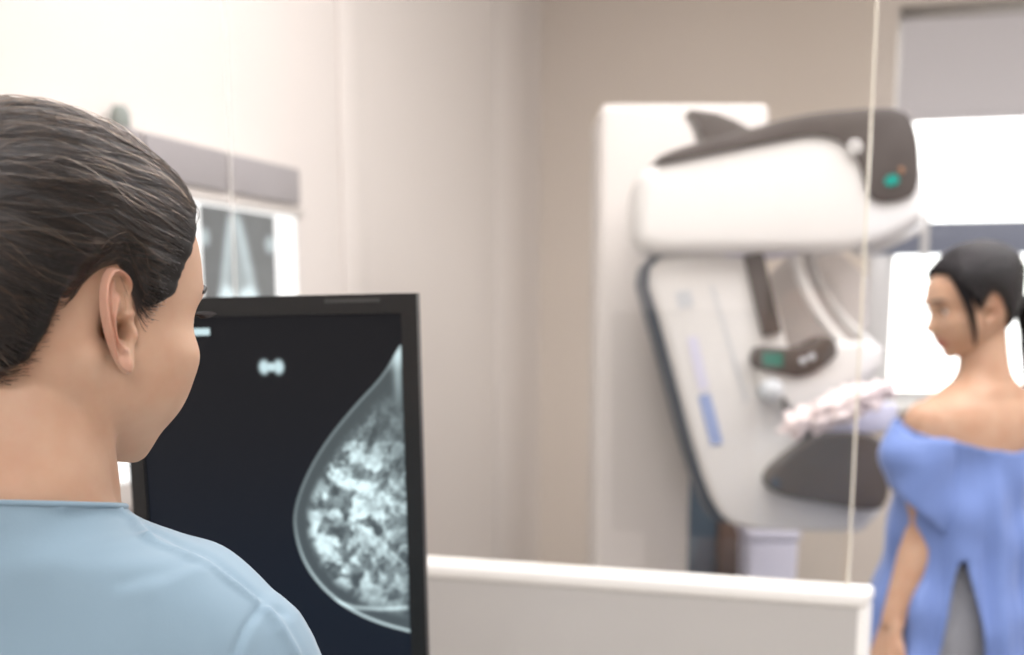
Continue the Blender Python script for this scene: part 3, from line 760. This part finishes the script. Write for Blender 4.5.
# sternomastoid from behind the ear to the collar bone
a = MH @ Vector((.058, -.018, -.02)); capsule(bm, a, .012, MB @ Vector((.035, .035, 1.34)), .011, 12)
ARMS = {}
for sd in (-1, 1):
    limb(bm, [((sd*.128, 0, 1.258), .048), ((sd*.165, .01, 1.12), .042), ((sd*.185, .03, .99), .036), ((sd*.2, .075, .87), .034), ((sd*.195, .12, .75), .025)], MB)
    w = MB @ Vector((sd*.195, .12, .75)); dr = (MB.to_3x3() @ Vector((0, .3, -.95)))
    hand(bm, w, dr, MB.to_3x3() @ Vector((-sd, 0, 0)), sd, .25)
    limb(bm, [((sd*.088, 0, .86), .085), ((sd*.09, .01, .47), .052), ((sd*.09, -.01, .3), .05), ((sd*.09, -.015, .09), .034)], MB)
    limb(bm, [((sd*.09, -.03, .045), .033), ((sd*.095, .08, .035), .034), ((sd*.095, .15, .028), .026)], MB)
me = fuse(bm, .0026, 5)
for sd in (-1, 1):
    pass
bm = bmesh.new(); bm.from_mesh(me); bpy.data.meshes.remove(me)
for v in bm.verts:                      # the ear passage, sunk into the head
    if v.co.z > 1.42:
        q = MH.inverted() @ v.co
        if abs(q.x) > .045:
            q.x -= math.copysign(.016*math.exp(-((((q.y-.001)/.0085)**2+((q.z+.001)/.0105)**2))**2), q.x); v.co = MH @ q
for sd in (-1, 1): ear_mesh(bm, sd, MH)
tech = obj('person', bm, M_skinA, None, (TC.x, TC.y, 0)); lips_attr(tech.data, MH, ORG[tech.name])
tag(tech, 'person in light blue scrub top with pulled back brown hair, turned to the monitor', 'person')
eye_parts(tech, MH)
def thickA(d):
    top = max(0, d.z); bk = max(0, -d.y); return .0085+.003*top**1.2+.008*bk
hairA = Hair(MH, (0, -.97, .14), thickA, .0014, 3.3, 16)
hairA.cut = 9
hcap = hairA.cap('hair', M_capA, tech)
hairA.strands('hair_strands', 24000, M_hairA, hcap, .00020, 20, 9, .03)
hairA.strands('hair_strands', 3500, hair_mat('hair_strand_warm', (84, 64, 49)), hcap, .00024, 20, 11, .08)
hairA.strands('hair_strands', 2500, hair_mat('hair_strand_deep', (8, 6, 5), .4), hcap, .00034, 20, 5, .02)
# bun
bm = bmesh.new(); bc = HC+hairA.pole*(.118); ell(bm, bc, (.036, .028, .036), MH, 4)
for v in bm.verts:
    v.co += (v.co-(MH @ bc)).normalized()*noise.noise((v.co-(MH @ bc))*70)*.004
obj('bun', bm, M_capA, hcap)
# scrub top
GROWS = [(.80, .195, .13, .135, 0, 2.4), (.9, .18, .125, .125, 0, 2.4), (1.0, .168, .12, .105, 0, 2.4), (1.1, .178, .122, .108, 0, 2.3), (1.2, .19, .108, .108, 0, 2.3),
         (1.266, .181, .086, .1, 0, 2.3), (1.301, .162, .073, .092, 0, 2.3), (1.331, .130, .068, .085, 0, 2.2), (1.341, .101, .066, .078, -.002, 2.1), (1.350, .0745, .063, .071, -.004, 2.05),
         (1.360, .0605, .060, .066, -.006, 2), (1.378, .0575, .059, .063, -.004, 2), (1.42, .057, .06, .06, .0, 2)]
bm = bmesh.new(); loft(bm, GROWS, MB, 64, 5)
for sd in (-1, 1):
    limb(bm, [((sd*.132, 0, 1.258), .056), ((sd*.164, .006, 1.16), .058), ((sd*.176, .012, 1.06), .062)], MB, 24)
me = fuse(bm, .003, 8)
bm = bmesh.new(); bm.from_mesh(me); bmesh.ops.subdivide_edges(bm, edges=[], cuts=1); bm.to_mesh(me)
bvh = BVHTree.FromBMesh(bm); bm.free()
def onto(px): 
    out = []
    for x, y in px:
        h = bvh.ray_cast(CAM, ray(x, y).normalized()); 
        if h[0] is not None: out.append(tuple(h[0]))
    return out
a = verts_np(me); nn = norms_np(me); dsp = np.zeros(len(a))
for px, amp, w in (([(60, 506), (118, 510), (134, 522), (147, 541)], .0030, .0045), ([(147, 541), (190, 556), (225, 577), (262, 603), (284, 632), (296, 654)], .0030, .0042),
                   ([(150, 530), (190, 548), (230, 572), (258, 596)], -.0024, .005),
                   ([(263, 604), (249, 622), (240, 640), (235, 654)], -.0022, .0026), ([(272, 606), (259, 624), (250, 642), (245, 654)], .001, .004),
                   ([(36, 566), (70, 556), (100, 546), (130, 541)], .0016, .010), ([(122, 584), (160, 574), (195, 562)], -.0016, .006), ([(128, 592), (165, 582), (200, 570)], .0012, .007),
                   ([(200, 575), (205, 610), (203, 654)], .0016, .012), ([(80, 560), (84, 600), (82, 654)], -.0014, .016), ([(150, 600), (140, 630), (138, 654)], .0014, .014), ([(265, 604), (282, 612), (300, 614)], -.002, .004)):
    q = onto(px)
    if len(q) > 1:
        d = seg_dist(a, q); k = d < w*4; dsp[k] += amp*np.exp(-(d[k]/w)**2)
for i, p in enumerate(a):
    dsp[i] += noise.noise(Vector((p[0]*9, p[1]*9, p[2]*6)))*.003+noise.noise(Vector((p[0]*22, p[1]*22, p[2]*12)))*.0012
set_verts(me, a+nn*dsp[:, None])
bm = bmesh.new(); bm.from_mesh(me); bpy.data.meshes.remove(me)
co = MB @ Vector((0, -.066, 1.372)); no = (MB.to_3x3() @ Vector((0, .14, 1))).normalized()
bmesh.ops.bisect_plane(bm, geom=bm.verts[:]+bm.edges[:]+bm.faces[:], plane_co=co, plane_no=no, clear_outer=True)
bmesh.ops.bisect_plane(bm, geom=bm.verts[:]+bm.edges[:]+bm.faces[:], plane_co=(0, 0, .82), plane_no=(0, 0, -1), clear_outer=True)
rim = {v for e in bm.edges if len(e.link_faces) == 1 for v in e.verts if v.co.z > 1.31}
cc = MB @ Vector((0, 0, 0)); rim = sorted((v.co.copy() for v in rim), key=lambda p: math.atan2(p.y-cc.y, p.x-cc.x))
top = obj('scrub_top', bm, M_scrub, tech)
sm = [sum((rim[(i+k) % len(rim)] for k in range(-4, 5)), Vector())/9 for i in range(0, len(rim), 3)]
bm = bmesh.new(); tube(bm, sm+sm[:1], .0021, 8, False); obj('neckline_band', bm, M_scrub, top)
m = top.modifiers.new('cloth', 'SOLIDIFY'); m.thickness = .0022; m.offset = -1
# trousers and shoes
def trousers(name, M, mt, parent, hipz=.9, r=.1):
    bm = bmesh.new(); loft(bm, [(hipz-.16, .16, .1, .11, 0, 2.5), (hipz-.05, .182, .118, .128, 0, 2.5), (hipz+.06, .168, .112, .115, 0, 2.4), (hipz+.13, .148, .106, .098, 0, 2.4)], M, 40, 3)
    for sd in (-1, 1): limb(bm, [((sd*.088, 0, hipz-.08), .096), ((sd*.09, .01, .47), .072), ((sd*.09, -.01, .12), .068)], M)
    me = fuse(bm, .008, 4); return link(bpy.data.objects.new(name, me), mt, parent)
def shoe(M, sd, mt, parent):
    bm = bmesh.new(); limb(bm, [((sd*.09, -.045, .042), .04), ((sd*.095, .07, .04), .042), ((sd*.097, .16, .034), .034)], M); me = fuse(bm, .006, 3)
    a = verts_np(me); a[:, 2] = np.maximum(a[:, 2], 0.0); set_verts(me, a); link(bpy.data.objects.new('shoe', me), mt, parent)
trousers('trousers', MB, M_pants, tech)
for sd in (-1, 1): shoe(MB, sd, M_shoe, tech)

# ------------------------------------------------------------------ patient
PC = Vector((.925, 2.84, 0)); PYAW = math.radians(-28)
PB = Matrix.Translation(PC) @ Matrix.Rotation(-PYAW, 4, 'Z')
PEAR = P(972, 312, 2.84)
PH = Matrix.Translation(PEAR) @ Matrix.Rotation(math.radians(100), 4, 'Z') @ Matrix.Rotation(math.radians(-10), 4, 'X') @ Matrix.Scale(.93, 4)
dz = -.015
def sh(rows, k=1.0, dz=0, ex=0): return [(r[0]+(dz if r[0] > 1.2 else 0), r[1]*k+ex, r[2]*k+ex, r[3]*k+ex, r[4], r[5]) for r in rows]
PROWS = [(.76, .165, .1, .11, 0, 2.4), (.9, .16, .1, .1, 0, 2.4), (1.0, .138, .095, .082, 0, 2.4), (1.1, .15, .1, .088, 0, 2.3), (1.2, .165, .092, .09, 0, 2.3),
         (1.25, .165, .077, .086, 0, 2.3), (1.285, .152, .064, .078, 0, 2.3), (1.305, .130, .058, .07, 0, 2.2), (1.322, .100, .054, .064, -.002, 2.1), (1.338, .070, .052, .056, -.004, 2.05),
         (1.358, .052, .05, .052, -.004, 2), (1.39, .047, .047, .049, .0, 2), (1.42, .046, .046, .049, .006, 2), (1.46, .046, .046, .05, .014, 2), (1.485, .04, .042, .046, .018, 2)]
PROWS = sh(PROWS, 1, .034)
bm = bmesh.new(); loft(bm, HROWS, PH, 64, 4, face); loft(bm, [q for q in PROWS if q[0] < 1.51], PB, 48, 4)
a = PH @ Vector((-.056, -.02, -.02)); capsule(bm, a, .012, PB @ Vector((-.03, .035, 1.36)), .010, 12)
PBi = PB.inverted()
wr = P(893, 622, 2.71); elb = P(925, 528, 2.75); shd = PB @ Vector((-.138, 0, 1.292))
limb(bm, [(shd, .047), (elb.lerp(shd, .45), .041), (elb, .035), (elb.lerp(wr, .3), .035), (wr, .024)], None)
hand(bm, wr, (wr-elb).normalized()*.6+Vector((-.12, -.03, -.5)), (1, .35, 0), 1, .35, .96)
limb(bm, [((.138, 0, 1.292), .047), ((.175, .02, 1.12), .04), ((.185, .03, 1.0), .035), ((.175, .08, .78), .025)], PB)
hand(bm, PB @ Vector((.175, .08, .78)), PB.to_3x3() @ Vector((0, .2, -.95)), PB.to_3x3() @ Vector((-1, 0, 0)), 1, .3, .96)
for sd in (-1, 1):
    limb(bm, [((sd*.088, 0, .86), .083), ((sd*.09, .01, .47), .051), ((sd*.09, -.01, .3), .048), ((sd*.09, -.015, .09), .033)], PB)
    limb(bm, [((sd*.09, -.03, .045), .033), ((sd*.095, .08, .035), .034), ((sd*.095, .15, .028), .026)], PB)
me = fuse(bm, .0036, 4)
bm = bmesh.new(); bm.from_mesh(me); bpy.data.meshes.remove(me)
for sd in (-1, 1): ear_mesh(bm, sd, PH, .2)
pat = obj('person', bm, M_skinB, None, (PC.x, PC.y, 0)); lips_attr(pat.data, PH, ORG[pat.name])
tag(pat, 'person with black ponytail in off-shoulder blue gown standing beside the machine', 'person')
eye_parts(pat, PH)
def thickB(d): return .008+.010*max(0, d.z)+.006*max(0, -d.y)
hairB = Hair(PH, (0, -.92, -.40), thickB, .0012, 7.1, 12)
hc2 = hairB.cap('hair', M_capB, pat)
hairB.strands('hair_strands', 2500, M_hairB, hc2, .0005, 14, 2.5, .02)
tie = PH @ (HC+hairB.pole*.108)
bm = bmesh.new()
pts = [tie+Vector(q) for q in ((-.012, 0, .004), (.012, .004, -.002), (.032, .004, -.04), (.04, .0, -.10), (.046, -.005, -.17), (.05, -.008, -.25), (.052, -.01, -.31))]
tube(bm, [Vector(q) for q in cat([tuple(p) for p in pts], 6)], [max(.003, .014+.013*math.sin(PI*min(1, k/30))-.010*max(0, (k-24)/12)) for k in range(37)], 16)
for v in bm.verts: v.co += Vector((noise.noise(v.co*Vector((90, 90, 8)).length*.3), 0, 0))*.001
obj('ponytail', bm, M_capB, hc2)
bm = bmesh.new()
for k in range(9):                      # the loose lock in front of the ear
    o_ = (k-4)*.0022
    ps = [PH @ Vector(q) for q in ((-.055+o_*.3, .058+o_, .085), (-.072, .05+o_, .045), (-.076, .042+o_*.8, .01), (-.073, .036+o_*.6, -.03), (-.066, .034+o_*.3, -.062))]
    tube(bm, [Vector(q) for q in cat([tuple(p) for p in ps], 5)], [.0022*(1-.8*i/20) for i in range(21)], 6)
obj('hair_lock', bm, M_capB, hc2)
# gown
GW = [(.46, .30, .22, .24, 0, 2.2), (.7, .26, .19, .20, 0, 2.2), (.9, .215, .155, .165, 0, 2.3), (1.0, .185, .14, .135, 0, 2.3), (1.1, .178, .128, .12, 0, 2.3), (1.2, .182, .11, .108, 0, 2.3),
      (1.25, .182, .092, .1, 0, 2.3), (1.29, .16, .08, .09, 0, 2.3), (1.31, .13, .07, .08, 0, 2.2), (1.33, .09, .06, .07, 0, 2)]
bm = bmesh.new(); loft(bm, sh(GW, 1, .03), PB, 64, 5)
sleeve_end = elb.lerp(shd, .02)
me1 = fuse(bm, .006, 6); bm = bmesh.new()
limb(bm, [(shd+Vector((0, 0, -.012)), .06), (shd.lerp(sleeve_end, .35)+Vector((-.012, -.006, 0)), .078), (sleeve_end, .058)], None, 24)
limb(bm, [((.142, 0, 1.25), .06), ((.185, .05, 1.12), .06)], PB, 24)
me2 = fuse(bm, .006, 6)
bmg = bmesh.new()
hx0, hz0 = P(903, 500, 2.72).x, P(903, 500, 2.72).z
for which, me in enumerate((me1, me2)):
    a = verts_np(me); nn = norms_np(me); Mi = np.array(PB.inverted()); q = a @ Mi[:3, :3].T+Mi[:3, 3]
    th = np.arctan2(q[:, 0], -q[:, 1]); low = np.clip((1.25-q[:, 2])/.6, 0, 1)
    dsp = low*.015*np.sin(th*13+np.sin(q[:, 2]*6)*1.0)+low*.007*np.sin(th*23+q[:, 2]*5)
    for i, p in enumerate(q):
        dsp[i] += noise.noise(Vector((p[0]*16, p[1]*16, p[2]*10)))*.009+noise.noise(Vector((p[0]*7-p[2]*9, p[1]*7, p[2]*9+p[0]*6)))*.012
    set_verts(me, a+nn*dsp[:, None])
    zc = np.where(q[:, 0] < 0, 1.243+.03*np.clip(-q[:, 0]/.16, 0, 1)**1.5, 1.243+.11*np.clip(q[:, 0]/.17, 0, 1)**1.5)+.03*np.clip((q[:, 1]+.05)/.1, 0, 1)
    kill = (q[:, 2] > zc) | (q[:, 2] < .47)
    if which == 0:
        kill |= (q[:, 1] < 0) & (np.abs(q[:, 0]+.125+.10*(1.02-q[:, 2])) < np.clip((1.05-q[:, 2])*.2, 0, .065))       # open slit down the back
    else:
        kill |= (a[:, 2] < hz0-(a[:, 0]-hx0)*.9) & (q[:, 0] < -.05)
    b0 = bmesh.new(); b0.from_mesh(me); bpy.data.meshes.remove(me); b0.verts.ensure_lookup_table()
    bmesh.ops.delete(b0, geom=[b0.verts[i] for i in np.nonzero(kill)[0]], context='VERTS')
    bd = {}
    for e in b0.edges:
        if len(e.link_faces) == 1:
            for p_, q_ in ((e.verts[0], e.verts[1]), (e.verts[1], e.verts[0])): bd.setdefault(p_, []).append(q_)
    for _ in range(12):
        nw = {v: v.co*.5+sum((q_.co for q_ in ns), Vector())/len(ns)*.5 for v, ns in bd.items()}
        for v, c_ in nw.items(): v.co = c_
    tm = bpy.data.meshes.new('t'); b0.to_mesh(tm); b0.free(); bmg.from_mesh(tm); bpy.data.meshes.remove(tm)
bm = bmg
gown = obj('gown', bm, M_gown, pat); m = gown.modifiers.new('cloth', 'SOLIDIFY'); m.thickness = .003; m.offset = 0
trousers('trousers', PB, M_grey, pat)
for sd in (-1, 1): shoe(PB, sd, M_shoe, pat)

# ------------------------------------------------------------------ light
w = bpy.data.worlds.new('World'); S.world = w; w.use_nodes = True
bg = w.node_tree.nodes['Background']; bg.inputs[0].default_value = (1.0, .985, .95, 1); bg.inputs[1].default_value = 4.0
def area(name, loc, size, power, rot=(0, 0, 0), col=(.98, .965, 1.0)):
    l = bpy.data.lights.new(name, 'AREA'); l.shape = 'RECTANGLE'; l.size, l.size_y = size; l.energy = power; l.color = col
    o = bpy.data.objects.new(name, l); COL.objects.link(o); o.location = loc; o.rotation_euler = rot; return o
area('room_fill', RF(2.0, -3.1, H-.03), (2.8, 1.9), 99)  # added area fill under the ceiling so the machine fronts are lit
area('booth_lamp', RF(1.2, -5.2, H-.03), (1.2, .8), 17)
area('rear_fill', RF(1.9, -7.2, H-.03), (1.6, 1.0), 50)  # added area fill that brightens the rear wall reflected in the glass
pl = area('window_portal', RF((wx0+wx1)/2, .12, (wz0+wz1)/2), (wx1-wx0, wz1-wz0), 1, (PI/2, 0, math.atan2(U.y, U.x)))
pl.rotation_euler = (-PI/2, 0, math.atan2(U.y, U.x)); pl.data.cycles.is_portal = True
